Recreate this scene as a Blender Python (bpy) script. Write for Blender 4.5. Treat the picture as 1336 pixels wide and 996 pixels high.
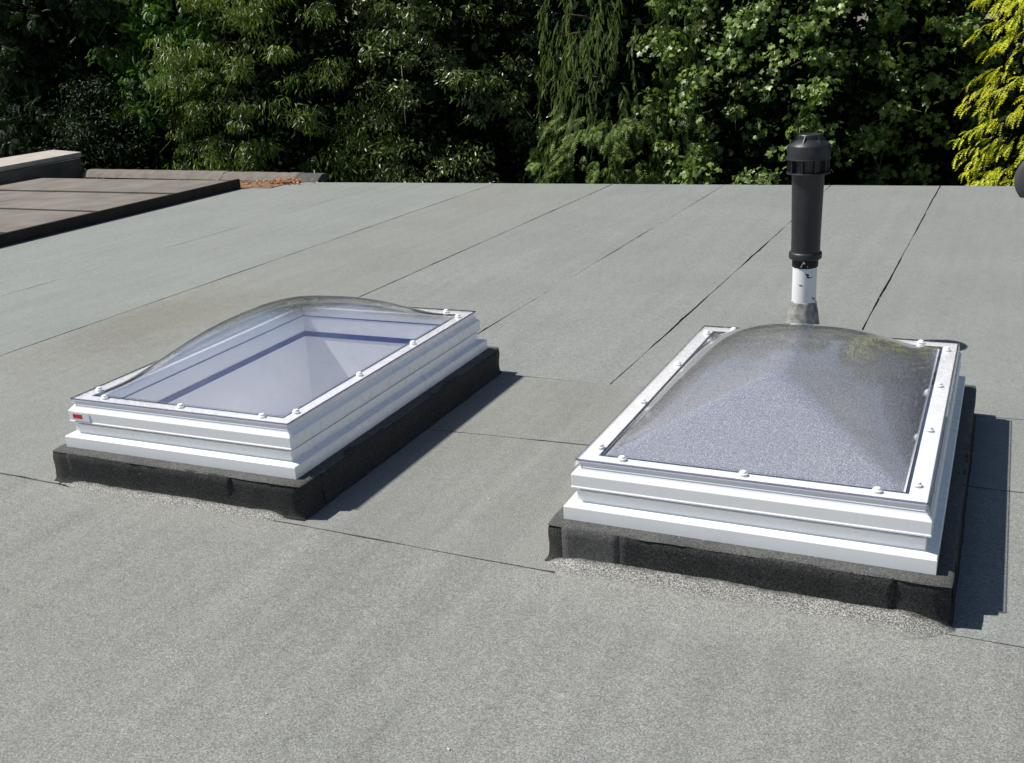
import bpy, bmesh, math, random
import numpy as np
from mathutils import Vector, Matrix
R = math.radians
rng = np.random.default_rng(7)
random.seed(7)
for o in list(bpy.data.objects): bpy.data.objects.remove(o)
sc = bpy.context.scene
COL = sc.collection

# ---------------------------------------------------------------- camera, sky, sun
cam = bpy.data.cameras.new('camera'); camo = bpy.data.objects.new('camera', cam); COL.objects.link(camo)
fwd = Vector((-0.42452104, 0.8456594, -0.32348428)); rt = Vector((0.90071369, 0.43081515, -0.05579571)); up = Vector((-0.09217776, -0.31505317*-1, 0.94458709))
m = Matrix((rt, up, -fwd)).transposed().to_4x4(); m.translation = (0, 0, 1.62)
camo.matrix_world = m
cam.sensor_width = 36; cam.lens = 1366.15/1336*36; cam.clip_start = .05; cam.clip_end = 500
sc.camera = camo
SUN = Vector((-0.217, -0.062, 0.328)).normalized()
elev = math.asin(SUN.z); azim = math.atan2(SUN.x, SUN.y)       # clockwise from +Y
w = bpy.data.worlds.new('World'); sc.world = w; w.use_nodes = True
nt = w.node_tree; bg = nt.nodes['Background']
sky = nt.nodes.new('ShaderNodeTexSky'); sky.sky_type = 'NISHITA'; sky.sun_disc = False
sky.sun_elevation = elev; sky.sun_rotation = azim; sky.air_density = 1.0; sky.dust_density = .6; sky.ozone_density = 1.2
nt.links.new(sky.outputs[0], bg.inputs[0]); bg.inputs[1].default_value = .064
sl = bpy.data.lights.new('sun', 'SUN'); sl.energy = 4.7; sl.angle = R(.53); sl.color = (1, .955, .88)
so = bpy.data.objects.new('sun', sl); COL.objects.link(so)
so.rotation_euler = SUN.to_track_quat('Z', 'Y').to_euler(); so.location = (-20, -5, 30)
sc.view_settings.view_transform = 'Standard'; sc.view_settings.look = 'None'
sc.view_settings.exposure = .28; sc.view_settings.gamma = 1
sc.render.engine = 'CYCLES'
sc.cycles.max_bounces = 10; sc.cycles.transparent_max_bounces = 24; sc.cycles.glossy_bounces = 4

# ---------------------------------------------------------------- node helpers
class NB:
    def __init__(s, name):
        s.m = bpy.data.materials.new(name); s.m.use_nodes = True
        s.t = s.m.node_tree; s.n = s.t.nodes; s.b = s.n['Principled BSDF']; s.out = s.n['Material Output']
    def add(s, ty, ins=None, **kw):
        n = s.n.new('ShaderNode'+ty)
        for k, v in kw.items(): setattr(n, k, v)
        if ins:
            for k, v in ins.items():
                if hasattr(v, 'is_output'): s.t.links.new(v, n.inputs[k])
                else: n.inputs[k].default_value = v
        return n
    def link(s, a, b): s.t.links.new(a, b)
    def coord(s, scale=(1, 1, 1)):
        c = s.add('TexCoord'); return s.add('Mapping', {'Vector': c.outputs['Object'], 'Scale': scale}).outputs[0]
    def noise(s, vec, scale, detail=3, rough=.55, dist=0):
        return s.add('TexNoise', {'Vector': vec, 'Scale': scale, 'Detail': detail, 'Roughness': rough, 'Distortion': dist}).outputs['Fac']
    def ramp(s, fac, stops, interp='LINEAR'):
        r = s.add('ValToRGB', {'Fac': fac}); e = r.color_ramp.elements; r.color_ramp.interpolation = interp
        while len(e) < len(stops): e.new(.5)
        for i, (p, c) in enumerate(stops):
            e[i].position = p; e[i].color = (c, c, c, 1) if not hasattr(c, '__len__') else (*c, 1)
        return r.outputs[0]
    def mul(s, a, b, fac=1.0):
        n = s.add('Mix', data_type='RGBA', blend_type='MULTIPLY'); n.inputs[0].default_value = fac
        for k, v in ((6, a), (7, b)):
            if hasattr(v, 'is_output'): s.t.links.new(v, n.inputs[k])
            else: n.inputs[k].default_value = (*v, 1)
        return n.outputs[2]
    def mix(s, fac, a, b):
        n = s.add('Mix', data_type='RGBA')
        for k, v in ((0, fac), (6, a), (7, b)):
            if hasattr(v, 'is_output'): s.t.links.new(v, n.inputs[k])
            elif k == 0: n.inputs[0].default_value = v
            else: n.inputs[k].default_value = (*v, 1)
        return n.outputs[2]
    def math(s, op, a, b=0.0):
        n = s.add('Math', operation=op)
        for k, v in ((0, a), (1, b)):
            if hasattr(v, 'is_output'): s.t.links.new(v, n.inputs[k])
            else: n.inputs[k].default_value = v
        return n.outputs[0]
    def bump(s, h, strength=.3, dist=.002, normal=None):
        ins = {'Height': h, 'Strength': strength, 'Distance': dist}
        if normal: ins['Normal'] = normal
        return s.add('Bump', ins).outputs[0]

def plain(name, col, rough=.5, spec=.5, metal=0.0, var=.12, vscale=12, bump=0.0, bscale=80, coat=0.0):
    b = NB(name); v = b.coord()
    n = b.noise(v, vscale, 4)
    b.link(b.mul(col, b.ramp(n, [(.3, 1-var), (.7, 1+var)])), b.b.inputs['Base Color'])
    b.b.inputs['Roughness'].default_value = rough; b.b.inputs['Specular IOR Level'].default_value = spec
    b.b.inputs['Metallic'].default_value = metal; b.b.inputs['Coat Weight'].default_value = coat
    if bump: b.link(b.bump(b.noise(v, bscale, 3), bump, .002), b.b.inputs['Normal'])
    return b.m

def felt(name, col, warm=.0, contrast=1.0, streak=.05, glint=.0, spill=False):
    """mineral felt: granules, mottling, rolling streaks along the roof's length, brown dust stains"""
    b = NB(name); v = b.coord()
    g1 = b.noise(v, 185, 2, .7); g2 = b.noise(v, 300, 2, .6); big = b.noise(v, 1.3, 3, .5); med = b.noise(v, 14, 3, .6)
    sv = b.coord((9, .55, 1)); st = b.noise(sv, 1.0, 4, .6)
    k = contrast
    c = b.mul(col, b.ramp(g1, [(.32, 1-.34*k), (.5, 1.0), (.68, 1+.32*k)]))
    c = b.mul(c, b.ramp(g2, [(.30, 1-.42*k), (.70, 1+.42*k)]))
    c = b.mul(c, b.ramp(b.noise(v, 48, 2, .6), [(.32, .92), (.68, 1.08)]))
    c = b.mul(c, b.ramp(st, [(.3, 1-streak), (.7, 1+streak)]))
    c = b.mul(c, b.ramp(med, [(.3, .95), (.7, 1.05)]))
    stain = b.ramp(b.noise(v, .9, 4, .6, .5), [(.42, 0), (.68, 1)])
    c = b.mix(b.math('MULTIPLY', stain, .25+warm), c, b.mul(c, (1.0, .97, .91)))
    c = b.mul(c, b.ramp(big, [(.3, .95), (.7, 1.05)]))
    # scattered pale chips
    ch = b.add('TexVoronoi', {'Vector': v, 'Scale': 34.0}, feature='F1')
    chip = b.math('MULTIPLY', b.ramp(ch.outputs['Distance'], [(.05, 1), (.09, 0)]), b.math('GREATER_THAN', b.noise(v, 5, 1), .62))
    c = b.mix(b.math('MULTIPLY', chip, .55), c, (.62, .60, .55))
    dx = b.add('VectorMath', {0: v, 1: (4.75, -4.75, 0)}, operation='ADD'); dm = b.add('VectorMath', {0: dx.outputs[0], 1: (1.3, .75, 1)}, operation='MULTIPLY')
    ds_ = b.add('VectorMath', {0: dm.outputs[0]}, operation='LENGTH').outputs['Value']
    sm = b.add('MapRange', {0: b.math('ADD', ds_, b.math('MULTIPLY', b.noise(v, 3.5, 4), .9)), 1: 1.35, 2: .45}, interpolation_type='SMOOTHSTEP').outputs[0]
    c = b.mix(b.math('MULTIPLY', sm, .8), c, b.mul(c, (.88, .84, .76)))      # brown puddle stain left of the left skylight
    if spill:                                        # loose pale granules brushed off in front of the kerbs
        sx = b.add('SeparateXYZ', {0: v})
        def band(x0, x1, ya, yb, k):
            a = b.add('MapRange', {0: b.math('ADD', sx.outputs[1], b.math('MULTIPLY', b.noise(v, 7, 3), .10)), 1: ya, 2: yb}, interpolation_type='SMOOTHSTEP').outputs[0]
            c1 = b.add('MapRange', {0: sx.outputs[0], 1: x0, 2: x0+.12}, interpolation_type='SMOOTHSTEP').outputs[0]
            c2 = b.add('MapRange', {0: sx.outputs[0], 1: x1, 2: x1-.12}, interpolation_type='SMOOTHSTEP').outputs[0]
            return b.math('MULTIPLY', b.math('MULTIPLY', a, k), b.math('MULTIPLY', c1, c2))
        msk = b.math('ADD', band(-1.42, .02, 2.42, 2.58, .5), band(-3.5, -2.1, 2.46, 2.62, .4))
        gr = b.ramp(b.noise(v, 260, 2, .8), [(.38, (.07, .07, .07)), (.50, (.24, .24, .23)), (.62, (.50, .50, .46))])
        c = b.mix(msk, c, gr)
    b.link(c, b.b.inputs['Base Color'])
    b.b.inputs['Roughness'].default_value = .82; b.b.inputs['Specular IOR Level'].default_value = .25+glint
    n = b.bump(b.noise(v, 1.6, 2), .35, .03)
    n = b.bump(b.noise(b.coord((5, .4, 1)), 1.2, 2), .3, .01, n)
    b.link(b.bump(g2, .22, .002, n), b.b.inputs['Normal'])
    return b.m

def acrylic(name, tint=(.985, .987, .99), rough=.015, dust=.05, f0=.045, bumpy=0.0):
    b = NB(name); v = b.coord()
    lw = b.add('LayerWeight', {'Blend': .5})
    nrm = None
    if bumpy:
        nrm = b.bump(b.noise(v, 55, 1), bumpy, .004); b.link(nrm, lw.inputs['Normal'])
    f = b.math('POWER', lw.outputs['Facing'], 4.2)
    f = b.math('ADD', b.math('MULTIPLY', f, .9), f0)
    tr = b.add('BsdfTransparent', {'Color': (*tint, 1)}); gl = b.add('BsdfGlossy', {'Color': (.97, .98, 1, 1), 'Roughness': rough})
    if nrm: b.link(nrm, gl.inputs['Normal'])
    mx = b.add('MixShader', {0: f, 1: tr.outputs[0], 2: gl.outputs[0]})
    df = b.add('BsdfDiffuse', {'Color': (.55, .54, .5, 1)})
    d1 = b.ramp(b.noise(v, 6, 5, .65, 1.2), [(.48, 0.25), (.72, 1)])
    d2 = b.ramp(b.noise(b.coord((3, 1, 1)), 22, 4, .7), [(.3, .4), (.75, 1)])
    fac = b.math('MULTIPLY', b.math('MULTIPLY', d1, d2), dust)
    mx2 = b.add('MixShader', {0: fac, 1: mx.outputs[0], 2: df.outputs[0]})
    b.link(mx2.outputs[0], b.out.inputs[0]); return b.m

def leafmat(name, dark, light, trans=.22, rough=.42, spec=.5, hue=0.0):
    b = NB(name)
    g = b.add('NewGeometry').outputs['Random Per Island']
    v = b.coord()
    big = b.ramp(b.noise(v, 1.4, 2), [(.35, .75), (.65, 1.2)])
    c = b.mul(b.mix(g, dark, light), big)
    b.link(c, b.b.inputs['Base Color']); b.b.inputs['Roughness'].default_value = rough; b.b.inputs['Specular IOR Level'].default_value = spec
    t = b.add('BsdfTranslucent'); b.link(b.mul(c, (1.3, 1.35, .6)), t.inputs[0])
    mx = b.add('MixShader', {0: trans, 1: b.b.outputs[0], 2: t.outputs[0]})
    b.link(mx.outputs[0], b.out.inputs[0]); return b.m

# ---------------------------------------------------------------- mesh helpers
def tag(o, label=None, cat=None, group=None, kind=None):
    if label: o['label'] = label
    if cat: o['category'] = cat
    if group: o['group'] = group
    if kind: o['kind'] = kind
    return o
def empty(name, loc=(0, 0, 0), rz=0.0):
    o = bpy.data.objects.new(name, None); COL.objects.link(o); o.location = loc; o.rotation_euler = (0, 0, rz); o.empty_display_size = .2
    return o
def link(name, me, mat=None, parent=None):
    o = bpy.data.objects.new(name, me); COL.objects.link(o)
    if mat and not me.materials: me.materials.append(mat)
    if parent: o.parent = parent
    return o
def mesh(name, vs, fs, mat=None, parent=None, smooth=False):
    me = bpy.data.meshes.new(name); me.from_pydata([tuple(v) for v in vs], [], fs); me.update()
    bm = bmesh.new(); bm.from_mesh(me); bmesh.ops.recalc_face_normals(bm, faces=bm.faces); bm.to_mesh(me); bm.free()
    if smooth: me.shade_smooth()
    return link(name, me, mat, parent)
def bevel(o, wd=.0015, seg=2):
    b = o.modifiers.new('bevel', 'BEVEL'); b.width = wd; b.segments = seg; b.limit_method = 'ANGLE'; b.angle_limit = R(30)
    return o
def box(name, lo, hi, mat, parent=None, bev=0):
    x0, y0, z0 = lo; x1, y1, z1 = hi
    vs = [(x0,y0,z0),(x1,y0,z0),(x1,y1,z0),(x0,y1,z0),(x0,y0,z1),(x1,y0,z1),(x1,y1,z1),(x0,y1,z1)]
    o = mesh(name, vs, [(0,3,2,1),(4,5,6,7),(0,1,5,4),(1,2,6,5),(2,3,7,6),(3,0,4,7)], mat, parent)
    if bev: bevel(o, bev)
    return o
def prism(name, pts, z0, z1, mat, parent=None, bev=0):
    n = len(pts); vs = [(x, y, z0) for x, y in pts]+[(x, y, z1) for x, y in pts]
    fs = [tuple(range(n-1, -1, -1)), tuple(range(n, 2*n))]+[(i, (i+1) % n, n+(i+1) % n, n+i) for i in range(n)]
    o = mesh(name, vs, fs, mat, parent)
    if bev: bevel(o, bev)
    return o
def lathe(name, prof, mat, parent=None, seg=48, jit=0.0, smooth=True):
    vs = []; fs = []
    for i, (r, z) in enumerate(prof):
        for k in range(seg):
            a = 2*math.pi*k/seg; rr = r*(1+jit*math.sin(a*3+z*40)*.5+jit*random.uniform(-.5, .5)) if r > 0 else 0
            vs.append((rr*math.cos(a), rr*math.sin(a), z))
    for i in range(len(prof)-1):
        for k in range(seg):
            a, b = i*seg+k, i*seg+(k+1) % seg; fs.append((a, b, b+seg, a+seg))
    if prof[0][0] > 0: fs.append(tuple(range(seg-1, -1, -1)))
    if prof[-1][0] > 0: fs.append(tuple((len(prof)-1)*seg+k for k in range(seg)))
    o = mesh(name, vs, fs, mat, parent, smooth)
    if smooth:
        try: o.data.set_sharp_from_angle(angle=R(32))
        except Exception: pass
    return o
def ring(name, prof, W, L, mat, parent=None, closed=True, bev=.0012):
    """sweep an (outset, z) profile round a W x L rectangle with mitred corners"""
    n = len(prof); vs = []
    for sx, sy in ((-1, -1), (1, -1), (1, 1), (-1, 1)):
        for o_, z in prof: vs.append((sx*(W/2+o_), sy*(L/2+o_), z))
    fs = []
    rngp = range(n) if closed else range(n-1)
    for c in range(4):
        d = (c+1) % 4
        for i in rngp:
            j = (i+1) % n; fs.append((c*n+i, d*n+i, d*n+j, c*n+j))
    o = mesh(name, vs, fs, mat, parent)
    if bev: bevel(o, bev)
    return o
def fastmesh(name, V, F, mat, parent=None, smooth=False):
    """V (n,3), F (m,k) same-size faces, or list of such arrays"""
    me = bpy.data.meshes.new(name)
    Fs = F if isinstance(F, list) else [F]
    me.vertices.add(len(V)); me.vertices.foreach_set('co', np.ascontiguousarray(V, dtype=np.float32).ravel())
    loops = np.concatenate([f.ravel() for f in Fs]); tot = np.concatenate([np.full(len(f), f.shape[1]) for f in Fs])
    me.loops.add(len(loops)); me.loops.foreach_set('vertex_index', loops.astype(np.int32))
    me.polygons.add(len(tot)); st = np.concatenate([[0], np.cumsum(tot)[:-1]])
    me.polygons.foreach_set('loop_start', st.astype(np.int32)); me.polygons.foreach_set('loop_total', tot.astype(np.int32))
    me.update(calc_edges=True); me.validate()
    if smooth: me.shade_smooth()
    return link(name, me, mat, parent)

# ---------------------------------------------------------------- materials
M = {}
M['felt_far'] = felt('felt_far', (.228, .244, .233), warm=0, contrast=.8)
M['felt_mid'] = felt('felt_mid', (.219, .232, .223), warm=.1, contrast=.85)
M['felt_near'] = felt('felt_near', (.212, .218, .206), warm=.12, contrast=1.0, streak=.10, spill=True)
M['felt_stained'] = felt('felt_stained', (.221, .230, .216), warm=.15, contrast=.85)
M['felt_dark'] = felt('felt_dark', (.033, .034, .034), warm=0, contrast=1.9, streak=.15)  # dark kerb felt, deepened to hold the shade of its upright faces
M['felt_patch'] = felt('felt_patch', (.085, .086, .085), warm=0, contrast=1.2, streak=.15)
M['granules'] = None
M['bitumen'] = plain('bitumen', (.012, .012, .013), .75, .3, var=.3, vscale=60, bump=.5)
def upvc_mat():
    b = NB('upvc'); v = b.coord()
    d = b.math('MULTIPLY', b.ramp(b.noise(b.coord((4, 4, 1.2)), 16, 5, .7), [(.52, 0), (.80, 1)]), .11)
    c = b.mix(d, (.93, .935, .94), (.62, .60, .55))
    b.link(b.mul(c, b.ramp(b.noise(v, 5, 2), [(.3, .975), (.7, 1.02)])), b.b.inputs['Base Color'])
    b.link(b.ramp(b.noise(v, 30, 3), [(.3, .2), (.7, .42)]), b.b.inputs['Roughness']); b.b.inputs['Coat Weight'].default_value = .25
    b.link(b.bump(b.noise(v, 9, 2), .12, .002), b.b.inputs['Normal']); return b.m
M['upvc'] = upvc_mat()
M['upvc_dirty'] = plain('upvc_dirty', (.74, .73, .70), .4, .4, var=.10, vscale=20)
M['cap'] = plain('cap', (.90, .90, .89), .35, .5, var=.03)
M['gasket'] = plain('gasket', (.03, .032, .045), .5, .4, var=.2)
M['slot_grey'] = plain('slot_grey', (.13, .13, .125), .5, .3, var=.15)
M['gasket_blue'] = plain('gasket_blue', (.045, .075, .26), .5, .3, var=.1)
M['lining'] = plain('lining', (.93, .94, .97), .55, .3, var=.03, vscale=3)
M['black_pvc'] = plain('black_pvc', (.020, .021, .024), .42, .45, var=.2, vscale=25, bump=.15)
M['tape'] = plain('tape', (.012, .012, .012), .6, .3, var=.3, vscale=40, bump=.5)
M['lead'] = plain('lead', (.27, .27, .255), .85, .2, var=.5, vscale=30, bump=.8, bscale=60)
M['slab'] = plain('slab', (.185, .168, .148), .85, .2, var=.22, vscale=3, bump=.4)
M['board_dark'] = plain('board_dark', (.022, .019, .017), .7, .3, var=.3, vscale=9)
M['coping'] = plain('coping', (.42, .385, .345), .85, .2, var=.14, vscale=7, bump=.5, bscale=40)
M['wall_dark'] = plain('wall_dark', (.10, .092, .085), .85, .2, var=.2, vscale=6, bump=.5)
M['upstand'] = plain('upstand', (.175, .158, .136), .85, .2, var=.16, vscale=9, bump=.4)
M['rust_wood'] = plain('rust_wood', (.20, .125, .075), .8, .2, var=.3, vscale=14, bump=.5)
M['brick'] = plain('brick', (.28, .15, .10), .85, .2, var=.2, vscale=9)
M['grass'] = plain('grass', (.05, .075, .025), .9, .1, var=.35, vscale=3)
M['bark'] = plain('bark', (.085, .065, .048), .85, .2, var=.35, vscale=20, bump=.8)
M['twig'] = plain('twig', (.22, .19, .14), .8, .2, var=.3, vscale=20)
M['dish'] = plain('dish', (.060, .064, .070), .45, .4, var=.12, vscale=9)
M['galv'] = plain('galv', (.35, .36, .37), .45, .5, metal=.8, var=.15)
M['white_strip'] = plain('white_strip', (.75, .75, .74), .4, .4, var=.05)
M['red'] = plain('red', (.62, .035, .05), .5, .3, var=.03)
M['paper'] = plain('paper', (.82, .80, .82), .5, .3, var=.02)
M['acrylic'] = acrylic('acrylic', (.992, .993, .996), dust=.07, f0=.045)
M['acrylic_flange'] = acrylic('acrylic_flange', (.99, .99, .995), dust=.01, f0=.02)
M['acrylic_edge'] = acrylic('acrylic_edge', (.42, .40, .55), dust=.25, rough=.2)
M['acrylic_inner'] = acrylic('acrylic_inner', (.99, .993, 1.0), dust=.05, f0=.03)

def white_pipe_mat():
    b = NB('pipe_paint'); v = b.coord()
    vo = b.noise(b.coord((1, 1, 2.2)), 13, 3, .6, .4)
    mask = b.ramp(vo, [(.600, 0), (.612, 1)], 'CONSTANT')
    b.link(b.mix(mask, b.mul((.80, .81, .83), b.ramp(b.noise(v, 9, 3), [(.3, .93), (.7, 1.03)])), (.02, .02, .02)), b.b.inputs['Base Color'])
    b.b.inputs['Roughness'].default_value = .35; return b.m
M['pipe_paint'] = white_pipe_mat()

def textured_skin():
    """obscured panel: pebbled, milky, its sun glitter painted as pale specks"""
    b = NB('textured_skin'); v = b.coord()
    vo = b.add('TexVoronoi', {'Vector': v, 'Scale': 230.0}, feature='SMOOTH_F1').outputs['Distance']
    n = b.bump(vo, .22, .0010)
    glint_spk = b.noise(v, 290, 2, .8)
    col = b.ramp(glint_spk, [(.36, (.36, .37, .42)), (.48, (.62, .63, .68)), (.57, (.96, .96, .98))])  # sun glints painted as pale specks, with a sky-blue tinge
    gl = b.add('BsdfGlossy', {'Color': (.95, .96, 1, 1), 'Roughness': .13, 'Normal': n})
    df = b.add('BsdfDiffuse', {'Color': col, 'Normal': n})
    tl = b.add('BsdfTranslucent', {'Color': (.50, .51, .56, 1), 'Normal': n})
    a = b.add('MixShader', {0: .25, 1: df.outputs[0], 2: tl.outputs[0]})
    tr = b.add('BsdfTransparent', {'Color': (.86, .87, .89, 1)})
    a2 = b.add('MixShader', {0: .25, 1: a.outputs[0], 2: tr.outputs[0]})
    lw = b.add('LayerWeight', {'Blend': .5})
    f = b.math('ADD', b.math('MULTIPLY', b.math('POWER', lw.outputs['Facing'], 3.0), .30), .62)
    glint_mask = b.ramp(b.noise(v, 250, 2, .85), [(.495, 1), (.58, .24)])          # less gloss in spots, so the painted sun glints show
    f = b.math('MULTIPLY', f, glint_mask)
    mx = b.add('MixShader', {0: f, 1: a2.outputs[0], 2: gl.outputs[0]})
    b.link(mx.outputs[0], b.out.inputs[0]); return b.m
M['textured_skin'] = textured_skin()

def granules():
    b = NB('granules'); v = b.coord()
    a = b.ramp(b.noise(v, 240, 2, .8), [(.36, (.035, .036, .036)), (.50, (.15, .15, .145)), (.62, (.46, .46, .42))])
    # darker granules nearest the kerb
    dk = b.ramp(b.noise(v, 200, 2, .8), [(.40, (.02, .02, .02)), (.54, (.05, .05, .05)), (.64, (.22, .22, .21))])
    ft = b.ramp(b.noise(v, 150, 2, .7), [(.32, (.13, .133, .125)), (.68, (.32, .325, .30))])
    y_ = b.math('ADD', b.add('SeparateXYZ', {0: v}).outputs[1], b.math('MULTIPLY', b.math('SUBTRACT', b.noise(v, 11, 4, .65), .5), .05))
    m1 = b.add('MapRange', {0: y_, 1: -.842, 2: -.862}, interpolation_type='SMOOTHSTEP').outputs[0]
    m2 = b.add('MapRange', {0: y_, 1: -.885, 2: -.930}, interpolation_type='SMOOTHSTEP').outputs[0]
    c = b.mix(m2, b.mix(m1, dk, a), ft)
    b.link(c, b.b.inputs['Base Color']); b.b.inputs['Roughness'].default_value = .75
    b.link(b.bump(b.noise(v, 240, 2, .8), .4, .002), b.b.inputs['Normal']); return b.m
M['granules'] = granules()

# ---------------------------------------------------------------- skylight frames (needed for the holes)
ZC = .328; W, L = 1.015, 1.522
SK = {'A': ((-2.805, 3.486), .030), 'B': ((-.681, 3.539), .0151)}
HW, HL = W/2-.030, L/2-.030            # half size of the well

# ---------------------------------------------------------------- ground, building, roof
tag(box('ground', (-150, -120, -3.4), (120, 200, -3.0), M['grass']), kind='structure')
# roof deck with two openings
def deck():
    xs = [-8.2, -2.805-HW, -2.805+HW, -.681-HW, -.681+HW, 6.0]; ys = [-5.0, 3.51-HL, 3.51+HL, 10.0]
    vs = []; fs = []
    for j, y in enumerate(ys):
        for x in xs: vs.append((x, y, -.010))
    n = len(xs)
    for j in range(3):
        for i in range(n-1):
            if j == 1 and i in (1, 3): continue
            a = j*n+i; fs.append((a, a+1, a+1+n, a+n))
    return mesh('roof_deck', vs, fs, M['bitumen'])
deck_o = deck(); tag(deck_o, kind='structure')
b_ = tag(empty('building', (-1, 2.5, -3)), 'brick building under the flat felt roof, walls below the roof edge', 'building')
for nm, lo, hi in (('wall', (-8.15, 9.85, -3), (5.9, 9.95, -.1)), ('wall', (-8.15, -4.9, -3), (-8.05, 9.85, -.1)), ('wall', (5.8, -4.9, -3), (5.9, 9.85, -.1)), ('wall', (-8.05, -4.9, -3), (5.8, -4.8, -.1))):
    o = box(nm, [a-b for a, b in zip(lo, b_.location)], [a-b for a, b in zip(hi, b_.location)], M['brick'], b_)
o = box('fascia', (-8.2+1, 10.0-2.5, -.22+3), (6+1, 10.025-2.5, -.012+3), M['board_dark'], b_)

def jitter_poly(pts, step=.05, amp=.0016, gap=.0016):
    """walk the outline, wobble it and shrink it by a gap: gives hand-laid joints"""
    c = np.mean(np.array(pts), 0); out = []
    n = len(pts)
    area = sum(pts[i][0]*pts[(i+1) % n][1]-pts[(i+1) % n][0]*pts[i][1] for i in range(n))
    sgn = 1 if area > 0 else -1
    for i in range(n):
        a = np.array(pts[i], float); b = np.array(pts[(i+1) % n], float); d = b-a; ln = np.linalg.norm(d); d /= ln
        nrm = np.array([-d[1], d[0]])*sgn
        k = max(2, int(ln/step)); ph = random.uniform(0, 99); lf = random.uniform(.5, 1.4)
        bleed = 0
        for q in range(k):
            t = ln*q/k
            bleed = random.uniform(.001, .0045) if random.random() < .05 else bleed*.45
            wob = amp*(math.sin(t*lf*3+ph)+.6*math.sin(t*lf*9.7+ph*2))+random.uniform(-.0006, .0008)
            if q == 0: p = a+nrm*gap+d*gap
            else: p = a+d*t+nrm*(gap+max(-gap*.9, wob)+bleed)
            out.append((p[0], p[1]))
    return out
backy = lambda x: 10.04+(x+7.3)*.043
SX = [-6.44, -5.15, -3.82, -2.67, -1.662, -.700, .27, 1.24, 2.21, 3.2, 4.2, 6.0]
sheets = []
sheets.append(([(-8.2, 2.60), (-6.44, 2.60), (-6.44, backy(-6.44)), (-7.62, backy(-7.62)), (-8.05, 9.48), (-8.2, 9.2)], 'felt_far', 0.0))
sheets.append(([(-6.44, 2.60), (-5.15, 2.60), (-5.15, backy(-5.15)), (-6.44, backy(-6.44))], 'felt_far', 0.0))
sheets.append(([(-5.15, 2.60), (-3.335, 2.60), (-3.335, 4.9), (-3.82, 4.9), (-3.82, backy(-3.82)), (-5.15, backy(-5.15))], 'felt_stained', 0.0))
sheets.append(([(-3.82, 4.9), (-3.335, 4.9), (-3.335, 4.27), (-2.67, 4.27), (-2.67, backy(-2.67)), (-3.82, backy(-3.82))], 'felt_mid', -.0012))
sheets.append(([(-2.67, 4.27), (-2.28, 4.27), (-2.28, 4.325), (-1.662, 4.325), (-1.662, backy(-1.66)), (-2.67, backy(-2.67))], 'felt_mid', 0))
sheets.append(([(-1.662, 4.325), (-1.175, 4.34), (-1.175, 4.32), (-.700, 4.32), (-.700, backy(-.7)), (-1.662, backy(-1.66))], 'felt_mid', 0))
sheets.append(([(-.700, 4.32), (-.19, 4.32), (-.19, 4.385), (.27, 4.40), (.27, backy(.27)), (-.700, backy(-.7))], 'felt_mid', 0))
for i in range(6, 11):
    sheets.append(([(SX[i], 4.40), (SX[i+1], 4.40), (SX[i+1], backy(SX[i+1])), (SX[i], backy(SX[i]))], 'felt_mid', 0))
sheets.append(([(-3.33, 2.600), (-2.285, 2.622), (-1.8, 2.622), (-1.25, 2.622), (-.19, 2.676), (-.19, 2.77), (-1.18, 2.77), (-1.18, 3.63), (-2.28, 3.56), (-2.28, 2.735), (-3.33, 2.70)], 'felt_near', 0))
sheets.append(([(-2.28, 3.56), (-1.18, 3.63), (-1.18, 4.338), (-2.28, 4.32)], 'felt_near', 0))
sheets.append(([(-.185, 2.672), (6, 2.80), (6, 3.78), (-.185, 3.672)], 'felt_mid', 0))
sheets.append(([(-.185, 3.672), (6, 3.78), (6, 4.40), (.27, 4.40), (-.185, 4.387)], 'felt_mid', 0))
sheets.append(([(-8.2, -5), (6, -5), (6, 2.80), (-.19, 2.676), (-1.25, 2.622), (-1.8, 2.622), (-2.285, 2.622), (-3.33, 2.600), (-8.2, 2.60)], 'felt_near', 0))
pale = {3}
for i, (pts, mt, dz) in enumerate(sheets):
    g = .0014 if i in pale else (.0027 if mt == 'felt_near' else .0042)
    pp = jitter_poly(pts, amp=.0022, gap=g)
    dz = dz-random.uniform(0, .0016)
    o = prism('felt_sheet', pp, -.0065, dz, M[mt], deck_o)
    for poly in o.data.polygons: poly.use_smooth = False
# lap ridges where a roll overlaps its neighbour: slight raised ribbons beside the joint
# white edge trim and left gap
tr_ = box('edge_trim', (-8.235, 4.5, -.06), (-8.205, 7.6, .012), M['white_strip'], None, .002)
tag(tr_, 'thin white trim strip along the left edge of the felt roof beside dark gap', 'trim')

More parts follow.
